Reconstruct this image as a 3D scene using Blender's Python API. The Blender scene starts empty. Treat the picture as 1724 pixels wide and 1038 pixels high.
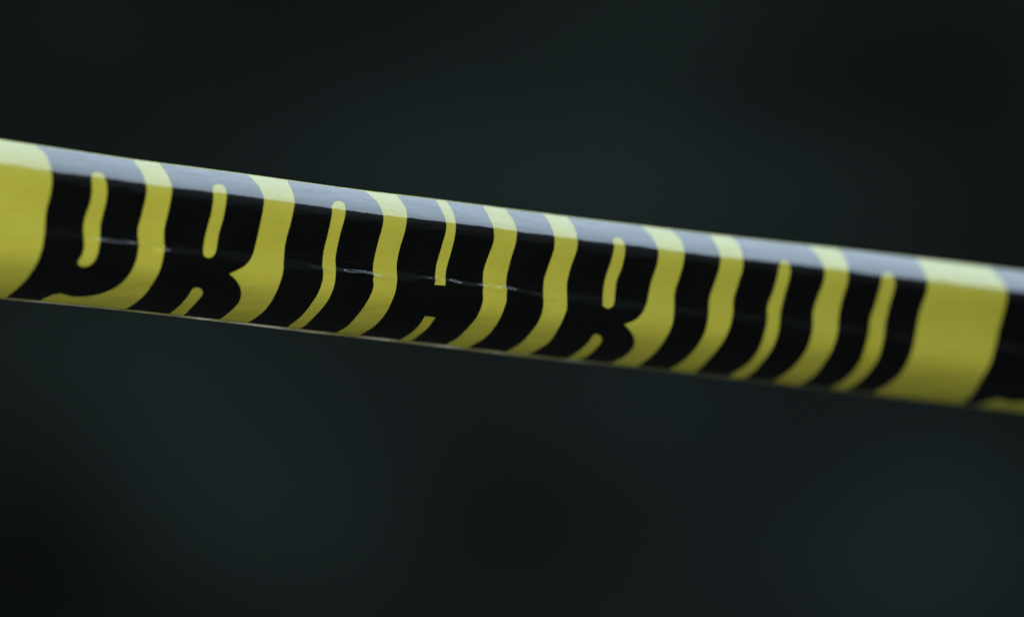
import bpy, bmesh, math, random
from mathutils import Vector, Matrix
from mathutils.geometry import tessellate_polygon

S = bpy.context.scene
COL = S.collection
MM = 0.001
PX = 0.0002            # one photo pixel at the focus distance, metres
Z0 = 1.20              # camera height
FPX = 7500.0           # focal length in photo pixels
W, H = 1724.0, 1038.0

# ------------------------------------------------------------------ camera
cd = bpy.data.cameras.new('camera')
cam = bpy.data.objects.new('camera', cd); COL.objects.link(cam)
cam.location = (0, 0, Z0); cam.rotation_euler = (math.radians(90), 0, 0)
cd.sensor_width = 36; cd.lens = 36 * FPX / W
cd.clip_start = 0.05; cd.clip_end = 100
cd.dof.use_dof = True
cd.dof.focus_distance = 1.512
cd.dof.aperture_fstop = 2.7
S.camera = cam

# ------------------------------------------------------------------ world and lamps
w = bpy.data.worlds.new('World'); S.world = w; w.use_nodes = True
bg = w.node_tree.nodes['Background']
bg.inputs['Color'].default_value = (0.75, 0.9, 1.0, 1)
wn = w.node_tree
wtc = wn.nodes.new('ShaderNodeTexCoord'); wsp = wn.nodes.new('ShaderNodeSeparateXYZ')
wrp = wn.nodes.new('ShaderNodeValToRGB')      # dim below and at eye level, brighter cloud higher up
wrp.color_ramp.elements[0].position = 0.08; wrp.color_ramp.elements[0].color = (0.013, 0.016, 0.016, 1)
wrp.color_ramp.elements[1].position = 0.60; wrp.color_ramp.elements[1].color = (0.115, 0.145, 0.165, 1)
wn.links.new(wtc.outputs['Generated'], wsp.inputs[0]); wn.links.new(wsp.outputs['Z'], wrp.inputs[0])
wn.links.new(wrp.outputs[0], bg.inputs['Color'])
bg.inputs['Strength'].default_value = 1.0

def area(name, loc, target, sx, sy, radiance, color):
    l = bpy.data.lights.new(name, 'AREA'); l.shape = 'RECTANGLE'
    l.size = sx; l.size_y = sy; l.color = color
    l.energy = radiance * math.pi * sx * sy
    o = bpy.data.objects.new(name, l); COL.objects.link(o)
    o.location = loc
    d = Vector(target) - Vector(loc)
    o.rotation_euler = d.to_track_quat('-Z', 'Y').to_euler()
    return o
# bright overcast light overhead and behind: mirrored by the rolled top of the tape
ov = area('overhead_light', (0.54, 2.35, Z0 + 1.5), (0.54, 2.35, Z0), 2.4, 2.05, 2.5, (0.72, 0.92, 1.13))
ov.rotation_euler = (0, 0, math.radians(25))
# broad soft light from the left of the camera, on the front of the tape
area('front_light', (-1.05, -0.20, Z0 + 0.02), (0.12, 1.5, Z0), 1.5, 2.1, 6.1, (1.0, 1.0, 0.97))

S.view_settings.view_transform = 'Standard'
S.view_settings.look = 'None'
S.view_settings.exposure = 0
S.view_settings.gamma = 1
S.view_settings.use_curve_mapping = False

# ------------------------------------------------------------------ materials
def nt(name):
    m = bpy.data.materials.new(name); m.use_nodes = True
    n = m.node_tree; n.nodes.clear()
    out = n.nodes.new('ShaderNodeOutputMaterial')
    return m, n, out

def wrinkle_bump(n, strength):
    tc = n.nodes.new('ShaderNodeTexCoord')
    mp = n.nodes.new('ShaderNodeMapping'); mp.inputs['Scale'].default_value = (30, 60, 160)
    n.links.new(tc.outputs['Object'], mp.inputs['Vector'])
    no = n.nodes.new('ShaderNodeTexNoise'); no.inputs['Scale'].default_value = 1.6
    no.inputs['Detail'].default_value = 5; no.inputs['Roughness'].default_value = 0.55
    n.links.new(mp.outputs[0], no.inputs['Vector'])
    b = n.nodes.new('ShaderNodeBump'); b.inputs['Strength'].default_value = strength
    b.inputs['Distance'].default_value = 0.0011
    n.links.new(no.outputs['Fac'], b.inputs['Height'])
    return tc, b

def film_material():
    m, n, out = nt('yellow_film')
    tc, b = wrinkle_bump(n, 0.35)
    p = n.nodes.new('ShaderNodeBsdfPrincipled')
    no = n.nodes.new('ShaderNodeTexNoise'); no.inputs['Scale'].default_value = 45
    no.inputs['Detail'].default_value = 4
    n.links.new(tc.outputs['Object'], no.inputs['Vector'])
    r = n.nodes.new('ShaderNodeValToRGB')
    r.color_ramp.elements[0].position = 0.3; r.color_ramp.elements[0].color = (0.50, 0.485, 0.055, 1)
    r.color_ramp.elements[1].position = 0.7; r.color_ramp.elements[1].color = (0.55, 0.54, 0.072, 1)
    n.links.new(no.outputs['Fac'], r.inputs[0])
    n.links.new(r.outputs[0], p.inputs['Base Color'])
    p.inputs['Roughness'].default_value = 0.10
    p.inputs['IOR'].default_value = 1.9
    n.links.new(b.outputs[0], p.inputs['Normal'])
    t = n.nodes.new('ShaderNodeBsdfTranslucent'); n.links.new(r.outputs[0], t.inputs['Color'])
    mx = n.nodes.new('ShaderNodeMixShader'); mx.inputs[0].default_value = 0.10
    n.links.new(p.outputs[0], mx.inputs[1]); n.links.new(t.outputs[0], mx.inputs[2])
    n.links.new(mx.outputs[0], out.inputs['Surface'])
    return m

def edge_material():  # bare lower lip; the gleam along it is painted in as pale colour
    m, n, out = nt('unprinted_edge_gleam')
    tc, b = wrinkle_bump(n, 0.3)
    p = n.nodes.new('ShaderNodeBsdfPrincipled')
    no = n.nodes.new('ShaderNodeTexNoise'); no.inputs['Scale'].default_value = 60; no.inputs['Detail'].default_value = 6
    n.links.new(tc.outputs['Object'], no.inputs['Vector'])
    r = n.nodes.new('ShaderNodeValToRGB')
    r.color_ramp.elements[0].position = 0.38; r.color_ramp.elements[0].color = (0.30, 0.29, 0.13, 1)
    r.color_ramp.elements[1].position = 0.60; r.color_ramp.elements[1].color = (0.62, 0.64, 0.60, 1)
    n.links.new(no.outputs['Fac'], r.inputs[0]); n.links.new(r.outputs[0], p.inputs['Base Color'])
    p.inputs['Roughness'].default_value = 0.25
    n.links.new(b.outputs[0], p.inputs['Normal']); n.links.new(p.outputs[0], out.inputs['Surface'])
    return m

def ink_material():
    m, n, out = nt('black_ink')
    tc, b = wrinkle_bump(n, 0.35)
    p = n.nodes.new('ShaderNodeBsdfPrincipled')
    no = n.nodes.new('ShaderNodeTexNoise'); no.inputs['Scale'].default_value = 60
    no.inputs['Detail'].default_value = 4
    n.links.new(tc.outputs['Object'], no.inputs['Vector'])
    r = n.nodes.new('ShaderNodeValToRGB')
    r.color_ramp.elements[0].position = 0.35; r.color_ramp.elements[0].color = (0.0018, 0.0018, 0.0017, 1)
    r.color_ramp.elements[1].position = 0.8; r.color_ramp.elements[1].color = (0.0030, 0.0034, 0.0034, 1)
    n.links.new(no.outputs['Fac'], r.inputs[0]); n.links.new(r.outputs[0], p.inputs['Base Color'])
    p.inputs['Roughness'].default_value = 0.10
    p.inputs['IOR'].default_value = 1.9
    n.links.new(b.outputs[0], p.inputs['Normal'])
    n.links.new(p.outputs[0], out.inputs['Surface'])
    return m

def backdrop_material():
    m, n, out = nt('dark_backdrop')
    p = n.nodes.new('ShaderNodeBsdfPrincipled')
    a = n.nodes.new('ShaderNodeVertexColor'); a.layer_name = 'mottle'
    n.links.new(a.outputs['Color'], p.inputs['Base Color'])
    p.inputs['Roughness'].default_value = 1.0
    p.inputs['Specular IOR Level'].default_value = 0.0
    n.links.new(p.outputs[0], out.inputs['Surface'])
    return m

# ------------------------------------------------------------------ the backdrop
def noise2(x, y):
    from mathutils import noise
    return noise.fractal(Vector((x, y, 3.7)), 0.7, 2.0, 3)

BD = 6.0
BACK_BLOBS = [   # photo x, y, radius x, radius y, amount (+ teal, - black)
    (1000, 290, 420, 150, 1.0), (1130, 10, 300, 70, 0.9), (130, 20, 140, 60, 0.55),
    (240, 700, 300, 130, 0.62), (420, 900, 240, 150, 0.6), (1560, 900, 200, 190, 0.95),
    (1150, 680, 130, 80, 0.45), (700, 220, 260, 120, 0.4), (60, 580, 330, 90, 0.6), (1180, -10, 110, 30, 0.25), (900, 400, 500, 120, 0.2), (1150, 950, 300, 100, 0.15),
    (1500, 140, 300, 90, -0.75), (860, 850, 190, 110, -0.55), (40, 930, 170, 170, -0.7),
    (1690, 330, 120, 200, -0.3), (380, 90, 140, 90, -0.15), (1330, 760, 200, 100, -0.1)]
def make_backdrop():
    bm = bmesh.new(); cl = bm.verts.layers.float_color.new('mottle')
    nx, nz = 150, 110
    vs = []
    sc = BD / FPX
    for j in range(nz + 1):
        row = []
        for i in range(nx + 1):
            x = -4.0 + 8.0 * i / nx; z = -2.6 + 5.6 * j / nz
            y = BD + 0.25 * noise2(x * 0.9, z * 0.9) + 0.10 * x * x * 0.3
            v = bm.verts.new((x, y, Z0 + z))
            px = W / 2 + x / sc; py = H / 2 - z / sc
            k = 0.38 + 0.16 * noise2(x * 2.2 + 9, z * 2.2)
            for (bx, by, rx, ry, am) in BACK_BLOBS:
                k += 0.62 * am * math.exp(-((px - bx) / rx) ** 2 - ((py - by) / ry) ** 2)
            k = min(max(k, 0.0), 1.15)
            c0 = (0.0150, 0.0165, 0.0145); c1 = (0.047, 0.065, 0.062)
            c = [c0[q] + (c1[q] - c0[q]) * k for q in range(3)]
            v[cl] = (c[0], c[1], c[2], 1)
            row.append(v)
        vs.append(row)
    for j in range(nz):
        for i in range(nx):
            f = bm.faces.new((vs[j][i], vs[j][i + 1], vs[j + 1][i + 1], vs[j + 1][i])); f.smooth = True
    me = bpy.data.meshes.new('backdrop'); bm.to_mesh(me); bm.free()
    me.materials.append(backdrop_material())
    o = bpy.data.objects.new('backdrop', me); COL.objects.link(o)
    o['kind'] = 'structure'
    return o
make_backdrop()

# ------------------------------------------------------------------ the shape of the tape
TH = math.radians(23.0)      # the tape recedes to the right
PH = math.radians(7.4)       # and falls to the right
XC = (550 - W / 2) * PX
B = Vector((-math.sin(TH), math.cos(TH), 0))                    # backwards, square to the tape
U = Vector((math.sin(PH) * math.cos(TH), math.sin(PH) * math.sin(TH), math.cos(PH)))

def spline(tab):
    """monotone-ish cubic through (x, y) knots, linear beyond them"""
    xs = [a[0] for a in tab]; ys = [a[1] for a in tab]; n = len(xs)
    dl = [(ys[i + 1] - ys[i]) / (xs[i + 1] - xs[i]) for i in range(n - 1)]
    m = [dl[0]] + [0] * (n - 2) + [dl[-1]]
    for i in range(1, n - 1):
        h0 = xs[i] - xs[i - 1]; h1 = xs[i + 1] - xs[i]
        m[i] = (dl[i - 1] * h1 + dl[i] * h0) / (h0 + h1)
    def f(x):
        if x <= xs[0]: return ys[0] + m[0] * (x - xs[0])
        if x >= xs[-1]: return ys[-1] + m[-1] * (x - xs[-1])
        i = 0
        while x > xs[i + 1]: i += 1
        h = xs[i + 1] - xs[i]; t = (x - xs[i]) / h
        return ((2*t**3 - 3*t**2 + 1) * ys[i] + (t**3 - 2*t**2 + t) * h * m[i]
                + (-2*t**3 + 3*t**2) * ys[i + 1] + (t**3 - t**2) * h * m[i + 1])
    return f

# across the tape: visible height (photo px below the top edge) -> depth (px behind the front ridge)
dep = spline([(0, 60), (10, 42), (20, 25.5), (30, 11.5), (36, 5.2), (39.5, 2.5), (43, 1.3), (50, -0.1), (63, -0.4), (85, 4.8),
              (106, 9.5), (125, 10.5), (149, 9), (165, 12.5), (186, 31), (205, 64), (220, 99), (231, 136), (233, 144)])
TOPC = [(-400, 178), (0, 236), (80, 248), (154, 259), (222, 269), (292, 278), (400, 292), (500, 306), (585, 318), (700, 332),
        (800, 345), (900, 358), (1000, 371), (1100, 383), (1200, 395.5), (1300, 407), (1400, 418), (1500, 430),
        (1624, 445), (1724, 458), (2200, 514)]
BOTC = [(-400, 452), (0, 500), (75, 507), (200, 519), (300, 530), (400, 541), (500, 553), (600, 564), (700, 575), (800, 586.5),
        (900, 598), (1000, 609), (1100, 620), (1200, 631), (1300, 643), (1400, 654), (1500, 666), (1624, 680),
        (1724, 692), (2200, 744)]
top_y = spline(TOPC); bot_y = spline(BOTC)

def raw(s, h, d, oz, k):
    return Vector((XC + s * math.cos(TH), 1.5 + s * math.sin(TH), oz)) - U * (h * k * PX) + B * (d * PX)
def proj(p):
    return (W / 2 + FPX * p.x / p.y, H / 2 - FPX * (p.z - Z0) / p.y)

_cache = {}
def column(s):
    key = round(s, 6)
    if key in _cache: return _cache[key]
    oz, k = Z0, 1.0
    for it in range(25):
        a = proj(raw(s, 0, dep(0), oz, k)); b = proj(raw(s, 233, dep(233), oz, k))
        ea = top_y(a[0]) - a[1]; eb = bot_y(b[0]) - b[1]
        oz -= ea * PX
        k += (eb - ea) / 233.0
    _cache[key] = (oz, k)
    return oz, k
SG = [-1.6 + 0.02 * i for i in range(161)]
CG = [column(s) for s in SG]
# smooth the solved columns, straight outside the frame
def lin(s, j):
    s = min(max(s, SG[0]), SG[-1] - 1e-6)
    x = (s - SG[0]) / 0.02; i = int(x); t = x - i
    c = [CG[min(max(i + q, 0), 160)][j] for q in (-1, 0, 1, 2)]
    return 0.5 * (2*c[1] + (c[2] - c[0])*t + (2*c[0] - 5*c[1] + 4*c[2] - c[3])*t*t + (-c[0] + 3*c[1] - 3*c[2] + c[3])*t**3)

def s_of_px(px):           # rough: photo x at mid height -> distance along the tape
    u = (px - W / 2) / FPX
    return (1.5 * u - XC) / (math.cos(TH) - u * math.sin(TH))
# small crease half way down, sharp only in places (it glints there)
GLINT = [(s_of_px(212), 0.0035, 1.0), (s_of_px(237), 0.0045, 0.62), (s_of_px(185), 0.004, 0.45), (s_of_px(297), 0.0016, 0.8),
         (s_of_px(612), 0.0035, 0.9), (s_of_px(648), 0.005, 0.62), (s_of_px(560), 0.003, 0.4), (s_of_px(742), 0.003, 0.45),
         (s_of_px(785), 0.0030, 0.75), (s_of_px(834), 0.005, 0.45), (s_of_px(868), 0.0025, 0.7), (s_of_px(884), 0.0018, 0.6),
         (s_of_px(940), 0.005, 0.35)]
from mathutils import noise as mnoise
def crease(s, h):
    a = 0.0
    for (c, wd, am) in GLINT: a += am * math.exp(-((s - c) / wd) ** 2)
    a = min(a, 1.0)
    hc = 134 + 2.2 * math.sin(s * 90) + 1.6 * math.sin(s * 230 + 1) + 0.8 * math.sin(s * 610)
    return -4.7 * a * math.exp(-((h - hc - 2.5) / 4.0) ** 2) + 2.0 * a * math.exp(-((h - hc + 3) / 3.2) ** 2)
def ripple(s, h):
    r = 1.3 * mnoise.noise(Vector((s * 22, h * 0.006, 1.3))) + 0.55 * mnoise.noise(Vector((s * 70, h * 0.03, 5.1)))
    return r * min(1, max(0, (h + 10) / 60)) * (1.0 if h < 230 else max(0, (240 - h) / 10))
def lip_amount(s):
    px = W / 2 + FPX * (XC + s * math.cos(TH)) / (1.5 + s * math.sin(TH))
    a = 1 / (1 + math.exp((px - 1080) / 45)); b = 0.55 + 0.45 / (1 + math.exp(-(px - 330) / 40))
    return a * b * (0.93 + 0.12 * math.sin(s * 130) * math.sin(s * 47 + 1))

LIPTAB = [(0, 0, 144), (1, 0.7, 151), (2, 0.5, 158), (3, 0.9, 160.5), (4, 1.9, 158.9), (5, 3.1, 156.8)]
TOPTAB = [(0, 0, 60), (1, -1.2, 62.5), (2, -1.9, 66), (3, -1.6, 70), (4, 0.6, 76), (5, 5, 82), (6, 12, 87)]
def P(s, t):
    """t in px of visible height 0..233; t<0 rolls over the top edge, t>233 is the crimped lower edge"""
    oz, k = lin(s, 0), lin(s, 1)
    if t < 0:
        u = min(-t, 6); i = min(int(u), 5); f = u - i
        h = TOPTAB[i][1] * (1 - f) + TOPTAB[i + 1][1] * f; d = TOPTAB[i][2] * (1 - f) + TOPTAB[i + 1][2] * f
    elif t > 233:
        u = min(t - 233, 5); i = min(int(u), 4); f = u - i
        la = lip_amount(s)
        h = 233 + (LIPTAB[i][1] * (1 - f) + LIPTAB[i + 1][1] * f) * (la if u > 2 else 1) * 0.9
        d = LIPTAB[i][2] * (1 - f) + LIPTAB[i + 1][2] * f
    else:
        wv = (1.5 * mnoise.noise(Vector((s * 26, 2.2, 0))) + 0.6 * mnoise.noise(Vector((s * 75, 7.2, 0)))) * math.exp(-((t - 37) / 9) ** 2)
        h, d = t, dep(t + wv) + crease(s, t) + ripple(s, t)
    return raw(s, h, d, oz, k)
def N(s, t):
    e = 0.0004; f = 0.35
    ta, tb = max(t - f, -6), min(t + f, 238)
    n = (P(s + e, t) - P(s - e, t)).cross(P(s, tb) - P(s, ta))
    n.normalize()
    return -n

def Pe(s, t):      # extended straight past the edges, only for reading the photograph
    oz, k = lin(s, 0), lin(s, 1)
    tc = min(max(t, 0), 233)
    return raw(s, t, dep(tc), oz, k)
def unproject(px, py):
    s = s_of_px(px); t = py - top_y(px)
    for it in range(40):
        a = proj(Pe(s, t)); ex, ey = px - a[0], py - a[1]
        if abs(ex) + abs(ey) < 0.02: break
        b = proj(Pe(s + 1e-4, t)); c = proj(Pe(s, t + 0.2))
        j11 = (b[0] - a[0]) / 1e-4; j21 = (b[1] - a[1]) / 1e-4
        j12 = (c[0] - a[0]) / 0.2; j22 = (c[1] - a[1]) / 0.2
        det = j11 * j22 - j12 * j21
        ds = (ex * j22 - ey * j12) / det; dt = (j11 * ey - j21 * ex) / det
        s += 0.7 * max(-0.02, min(0.02, ds)); t += 0.7 * max(-15, min(15, dt))
    return s, t

# rows and columns of the surface
ROWS = [-6, -5, -4.5, -4, -3.5, -3, -2.5, -2, -1.5, -1, -0.5, 0] + [1.5 * i for i in range(1, 24)] + [35 + 0.75 * i for i in range(16)] + [48 + 2.5 * i for i in range(30)] \
     + [122 + 0.8 * i for i in range(32)] + [148.5 + 2.5 * i for i in range(34)] + [233, 234, 235, 235.5, 236, 236.5, 237, 237.5, 238]
ROWS = sorted(set(round(r, 4) for r in ROWS if r <= 238))
SMIN, SMAX = -0.75, 0.95
COLS = [SMIN + 0.0025 * i for i in range(int((SMAX - SMIN) / 0.0025) + 1)]

root = bpy.data.objects.new('barrier_tape', None); COL.objects.link(root)
root.location = raw(0, 120, 0, lin(0, 0), 1)
root['label'] = 'glossy yellow barrier tape with bold black lettering, stretched across a dark background'
root['category'] = 'barrier tape'
ROOT = root.location.copy()

def finish(name, bm, pts, mat, offset=0.0, label=None):
    """bm verts hold (s, t*0.0002, 0); move them onto the surface with true normals"""
    nrm = []
    for v in bm.verts:
        s, t = v.co.x, v.co.y / PX
        n = N(s, t); nrm.append(n)
        v.co = P(s, t) + n * offset - ROOT
    for f in bm.faces: f.smooth = True
    me = bpy.data.meshes.new(name); bm.to_mesh(me); bm.free()
    me.materials.append(mat)
    me.normals_split_custom_set_from_vertices([tuple(n) for n in nrm])
    o = bpy.data.objects.new(name, me); COL.objects.link(o); o.parent = root
    if label: o['label'] = label
    return o

FILM = film_material(); INK = ink_material(); EDGE = edge_material()
bm = bmesh.new(); g = []
for t in ROWS: g.append([bm.verts.new((s, t * PX, 0)) for s in COLS])
for j in range(len(ROWS) - 1):
    for i in range(len(COLS) - 1):
        bm.faces.new((g[j][i], g[j + 1][i], g[j + 1][i + 1], g[j][i + 1]))
film = finish('film', bm, None, FILM)
film.data.materials.append(EDGE)
nc = len(COLS) - 1
for j in range(len(ROWS) - 1):
    if ROWS[j] >= 235:
        for i in range(nc): film.data.polygons[j * nc + i].material_index = 1
sol = film.modifiers.new('thickness', 'SOLIDIFY'); sol.thickness = 0.00012; sol.offset = -1

# ------------------------------------------------------------------ the printing
def Z(k, pts):
    ox, oy = {1: (0, 220), 2: (200, 240), 3: (400, 270), 4: (600, 300), 5: (800, 320), 6: (1000, 350), 7: (1200, 370), 8: (1424, 400)}[k]
    return [(ox + x / 3.2433, oy + y / 3.2433) for x, y in pts]

panelR = Z(1, [(180,80),(235,112),(268,170),(284,250),(278,330),(252,440),(243,560),(225,660),(185,750),(130,825),(65,885)])
S1L = Z(1, [(720,160),(765,212),(795,285),(798,350),(775,450),(752,540),(755,620),(745,700),(715,770),(660,835),(590,875),(500,900),(400,905),(320,888),(240,915)])
S1R = Z(1, [(880,190),(920,250),(938,320),(920,430),(895,540),(895,650),(875,750),(835,830),(775,910),(705,962)])
S2L = Z(2, [(715,185),(765,240),(790,300),(790,350),(770,450),(745,560),(725,625),(690,670),(645,697),(603,715),(640,750),(662,790),(668,830),(655,870),(630,900),(590,935),(550,965)])
S2R = Z(2, [(925,215),(950,270),(960,330),(940,430),(910,540),(900,640),(895,710),(870,790),(830,870),(780,930),(715,975)])
S3L = Z(3, [(700,172),(760,225),(792,290),(792,350),(765,450),(740,560),(738,640),(738,700),(700,780),(640,860),(590,910),(530,940)])
S3R = Z(3, [(870,190),(905,235),(925,290),(915,380),(885,480),(868,570),(870,650),(855,735),(810,830),(750,900),(670,950)])
S4L = Z(4, [(693,155),(735,235),(750,290),(748,350),(718,430),(693,510),(690,600),(688,680),(655,760),(590,835),(540,880),(475,910)])
S4R = Z(4, [(820,175),(855,225),(875,280),(870,350),(840,450),(818,550),(820,640),(810,700),(770,790),(700,870),(600,925)])
S5L = Z(5, [(380,140),(410,190),(430,250),(430,320),(400,410),(375,490),(370,570),(370,640),(345,715),(290,790),(235,845),(170,880)])
S5R = Z(5, [(490,140),(530,180),(555,245),(555,320),(520,420),(500,510),(500,600),(495,660),(455,750),(400,830),(310,885)])
S6L = Z(6, [(262,105),(310,150),(340,205),(352,250),(340,320),(310,410),(290,510),(265,570),(225,610),(165,635),(205,680),(222,730),(205,775),(160,815),(110,840)])
S6R = Z(6, [(425,125),(465,160),(490,215),(490,290),(465,380),(440,460),(437,560),(425,640),(385,720),(330,790),(270,840)])
S7L = Z(6, [(640,155),(670,210),(690,260),(685,330),(655,420),(630,500),(625,590),(605,680),(560,760),(495,830),(410,885)])
S7R = Z(6, [(755,165),(795,205),(812,260),(812,330),(785,420),(762,500),(758,580),(735,670),(690,750),(620,830),(560,890)])
S8L = Z(7, [(540,160),(585,215),(610,270),(605,340),(570,430),(548,510),(545,600),(520,690),(470,770),(410,830),(335,880)])
S8R = Z(7, [(685,165),(715,195),(738,260),(735,340),(705,440),(688,530),(680,620),(650,710),(600,790),(550,850),(480,895)])
S9L = Z(8, [(390,125),(425,180),(445,240),(440,300),(400,420),(380,530),(360,620),(320,710),(260,780),(175,835)])
S9R = Z(8, [(800,180),(850,230),(880,300),(865,390),(835,500),(815,590),(785,690),(740,770),(690,850)])

# counters: closed loops, or open slots that run off the lower edge
C1 = Z(1, [(500,245),(515,230),(540,226),(565,240),(580,280),(585,330),(578,390),(560,460),(548,520),(545,600),(535,660),(515,710),(480,738),(445,740),(425,725),(430,705),(450,675),(460,620),(455,540),(465,470),(490,400),(502,330)])
C2 = Z(2, [(512,250),(522,232),(545,226),(572,235),(585,260),(588,300),(572,400),(545,500),(530,590),(510,622),(485,628),(462,612),(462,560),(480,470),(505,380),(515,300)])
C2b = Z(2, [(350,942),(400,895),(450,840),(458,812),(440,793),(412,792),(395,808),(375,840),(330,890),(280,930)])
C3 = Z(3, [(345,912),(410,860),(465,800),(505,740),(530,665),(535,590),(535,520),(560,400),(585,310),(588,250),(575,228),(550,220),(525,230),(513,255),(515,290),(495,390),(470,490),(462,570),(465,640),(440,720),(395,790),(345,850),(275,905)])
C4 = Z(4, [(488,235),(488,290),(460,390),(435,480),(427,582),(485,585),(490,500),(520,390),(540,300),(540,230),(520,165),(485,127),(432,118),(468,180)])
C4b = Z(4, [(290,885),(350,850),(395,810),(432,758),(375,752),(335,810),(290,850),(235,882)])
C6 = Z(5, [(752,285),(756,265),(775,256),(800,268),(815,295),(817,335),(800,420),(770,500),(760,600),(750,632),(722,645),(695,630),(697,560),(710,480),(740,390),(757,320)])
C6b = Z(5, [(590,912),(640,880),(685,832),(692,805),(672,788),(650,788),(635,805),(615,832),(570,875),(510,915)])
C8 = Z(7, [(190,850),(270,775),(325,700),(360,600),(370,500),(395,400),(422,300),(420,250),(405,226),(385,220),(366,234),(355,300),(330,390),(300,470),(297,550),(280,630),(245,720),(185,790),(75,860)])
C9 = Z(8, [(-20,845),(50,800),(120,740),(175,660),(205,560),(215,470),(235,380),(265,270),(263,220),(248,196),(222,188),(198,205),(190,260),(165,350),(135,440),(125,520),(105,600),(70,690),(0,770),(-76,815)])

TLO, THI = 0.2, 232.7
def smooth_poly(pts, closed):
    """Catmull-Rom through traced points; keeps sharp notch corners"""
    n = len(pts); out = []
    rng = range(n) if closed else range(n - 1)
    for i in rng:
        p = [pts[(i + q) % n] if closed else pts[min(max(i + q, 0), n - 1)] for q in (-1, 0, 1, 2)]
        def ang(a, b, c):
            u = Vector((b[0] - a[0], b[1] - a[1])); v = Vector((c[0] - b[0], c[1] - b[1]))
            return u.angle(v, 0) if u.length > 1e-9 and v.length > 1e-9 else 0
        s0 = ang(p[0], p[1], p[2]) > 1.05; s1 = ang(p[1], p[2], p[3]) > 1.05
        if s0: p[0] = (2*p[1][0] - p[2][0], 2*p[1][1] - p[2][1])
        if s1: p[3] = (2*p[2][0] - p[1][0], 2*p[2][1] - p[1][1])
        for k in range(5):
            t = k / 5
            out.append(tuple(0.5 * (2*p[1][c] + (p[2][c] - p[0][c])*t + (2*p[0][c] - 5*p[1][c] + 4*p[2][c] - p[3][c])*t*t
                       + (-p[0][c] + 3*p[1][c] - 3*p[2][c] + p[3][c])*t**3) for c in (0, 1)))
    if not closed: out.append(pts[-1])
    return out
def edge_to_st(e):
    """an edge running off the tape at both ends, in tape coordinates"""
    q = [unproject(*p) for p in smooth_poly(e, False)]
    q = [a for a in q if 2.5 < a[1] < 229.5]
    (sa, ta), (sb, tb) = q[0], q[-1]
    i = 4
    ga = (q[i][0] - q[0][0]) / (q[i][1] - q[0][1]); gb = (q[-1][0] - q[-5][0]) / (q[-1][1] - q[-5][1])
    ga = max(-2e-4, min(2e-4, ga)); gb = max(-2e-4, min(2e-4, gb)) if abs(gb) < 4e-4 else 0
    return [(sa + ga * (-6 - ta), -6)] + q + [(sb + gb * (239 - tb), 239)]
def loop_to_st(e, open_slot=False, to_top=False):
    q = [unproject(*p) for p in smooth_poly(e, True)]
    if open_slot:
        q = [(s, t if t < 222 else 222 + (t - 222) * 1.35) for s, t in q]
    if to_top:
        q = [(s, t if t > 6 else 6 - (6 - t) * 2.0) for s, t in q]
    q = [(s, min(max(t, -4.5), 237.5)) for s, t in q]
    return q

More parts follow.
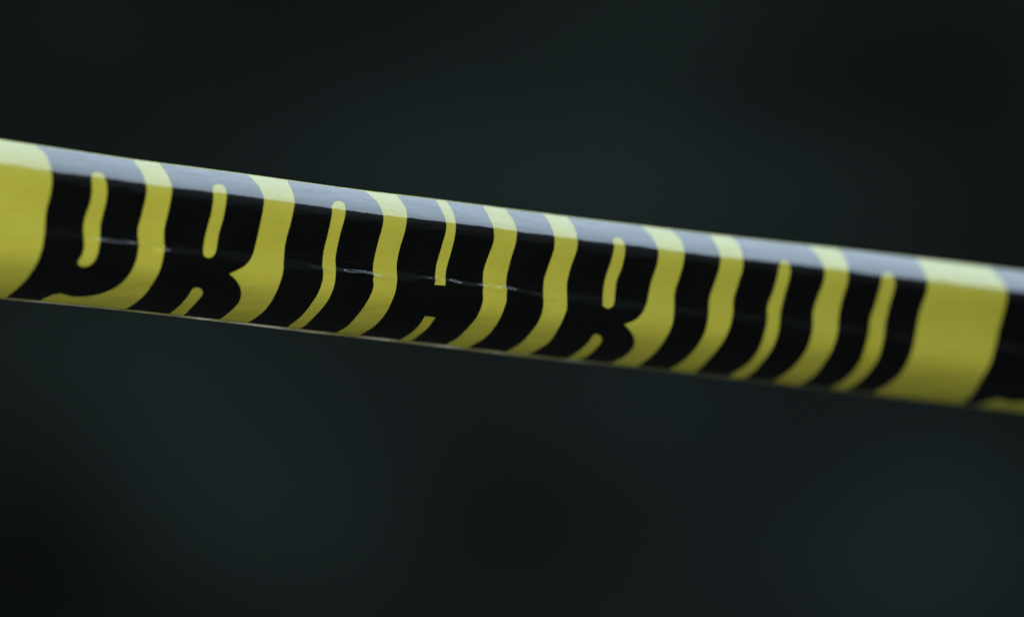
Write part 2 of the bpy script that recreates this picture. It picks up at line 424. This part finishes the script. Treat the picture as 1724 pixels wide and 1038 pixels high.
def build_letter(left, right, holes, shift=0.0, label=None):
    outer = left + right[::-1]
    polys = [[Vector((s + shift, t * PX, 0)) for s, t in outer]] + [[Vector((s + shift, t * PX, 0)) for s, t in h] for h in holes]
    tris = tessellate_polygon(polys)
    flat = [v for p in polys for v in p]
    bm = bmesh.new(); bv = [bm.verts.new(v) for v in flat]
    for t in tris:
        try: bm.faces.new([bv[i] for i in t])
        except ValueError: pass
    bmesh.ops.remove_doubles(bm, verts=bm.verts[:], dist=1e-7)
    def cut(co, no, **kw):
        bmesh.ops.bisect_plane(bm, geom=bm.verts[:] + bm.edges[:] + bm.faces[:], dist=1e-7, plane_co=co, plane_no=no, **kw)
    cut((0, TLO * PX, 0), (0, -1, 0), clear_outer=True)
    cut((0, THI * PX, 0), (0, 1, 0), clear_outer=True)
    for t in ROWS:
        if TLO < t < THI: cut((0, t * PX, 0), (0, 1, 0))
    lo = min(v.co.x for v in bm.verts); hi = max(v.co.x for v in bm.verts)
    for s in COLS:
        if lo < s < hi: cut((s, 0, 0), (1, 0, 0))
    for f in bm.faces: f.normal_update()
    flip = [f for f in bm.faces if f.normal.z > 0]
    if flip: bmesh.ops.reverse_faces(bm, faces=flip)
    return finish('printed_letter', bm, None, INK, offset=0.00005, label=label)

E = {k: edge_to_st(v) for k, v in dict(p=panelR, a1=S1L, b1=S1R, a2=S2L, b2=S2R, a3=S3L, b3=S3R, a4=S4L, b4=S4R, a5=S5L, b5=S5R,
     a6=S6L, b6=S6R, a7=S7L, b7=S7R, a8=S8L, b8=S8R, a9=S9L, b9=S9R).items()}
# the first letter has a rounded bowl: its right outline turns back to the left along the lower edge
q = [unproject(*p) for p in smooth_poly(S1L, False)]
q = [a for a in q if a[1] > 2.5]
E['a1'] = [(q[0][0], -6)] + q + [(q[-1][0] - 0.001, 239)]
LET = [
    (E['p'], E['a1'], [loop_to_st(C1)]),
    (E['b1'], E['a2'], [loop_to_st(C2), loop_to_st(C2b, True)]),
    (E['b2'], E['a3'], [loop_to_st(C3, True)]),
    (E['b3'], E['a4'], [loop_to_st(C4, False, True), loop_to_st(C4b, True)]),
    (E['b4'], E['a5'], []),
    (E['b5'], E['a6'], [loop_to_st(C6), loop_to_st(C6b, True)]),
    (E['b6'], E['a7'], []),
    (E['b7'], E['a8'], [loop_to_st(C8, True)]),
    (E['b8'], E['a9'], [loop_to_st(C9, True)]),
]
for l, r, hs in LET: build_letter(l, r, hs)
# the wording repeats along the tape
mid = lambda e: min(e, key=lambda a: abs(a[1] - 110))[0]
PERIOD = mid(E['b9']) - mid(E['p'])
build_letter([(s - PERIOD, t) for s, t in E['b9']], E['a1'], [[(s + 0.0022, t) for s, t in LET[0][2][0]]], shift=PERIOD)
for k in range(1, 5): build_letter(*LET[k], shift=PERIOD)
for k in range(4, 9): build_letter(*LET[k], shift=-PERIOD)
for m in bpy.data.meshes: m.update()
print('period', PERIOD, 'film verts', len(film.data.vertices))
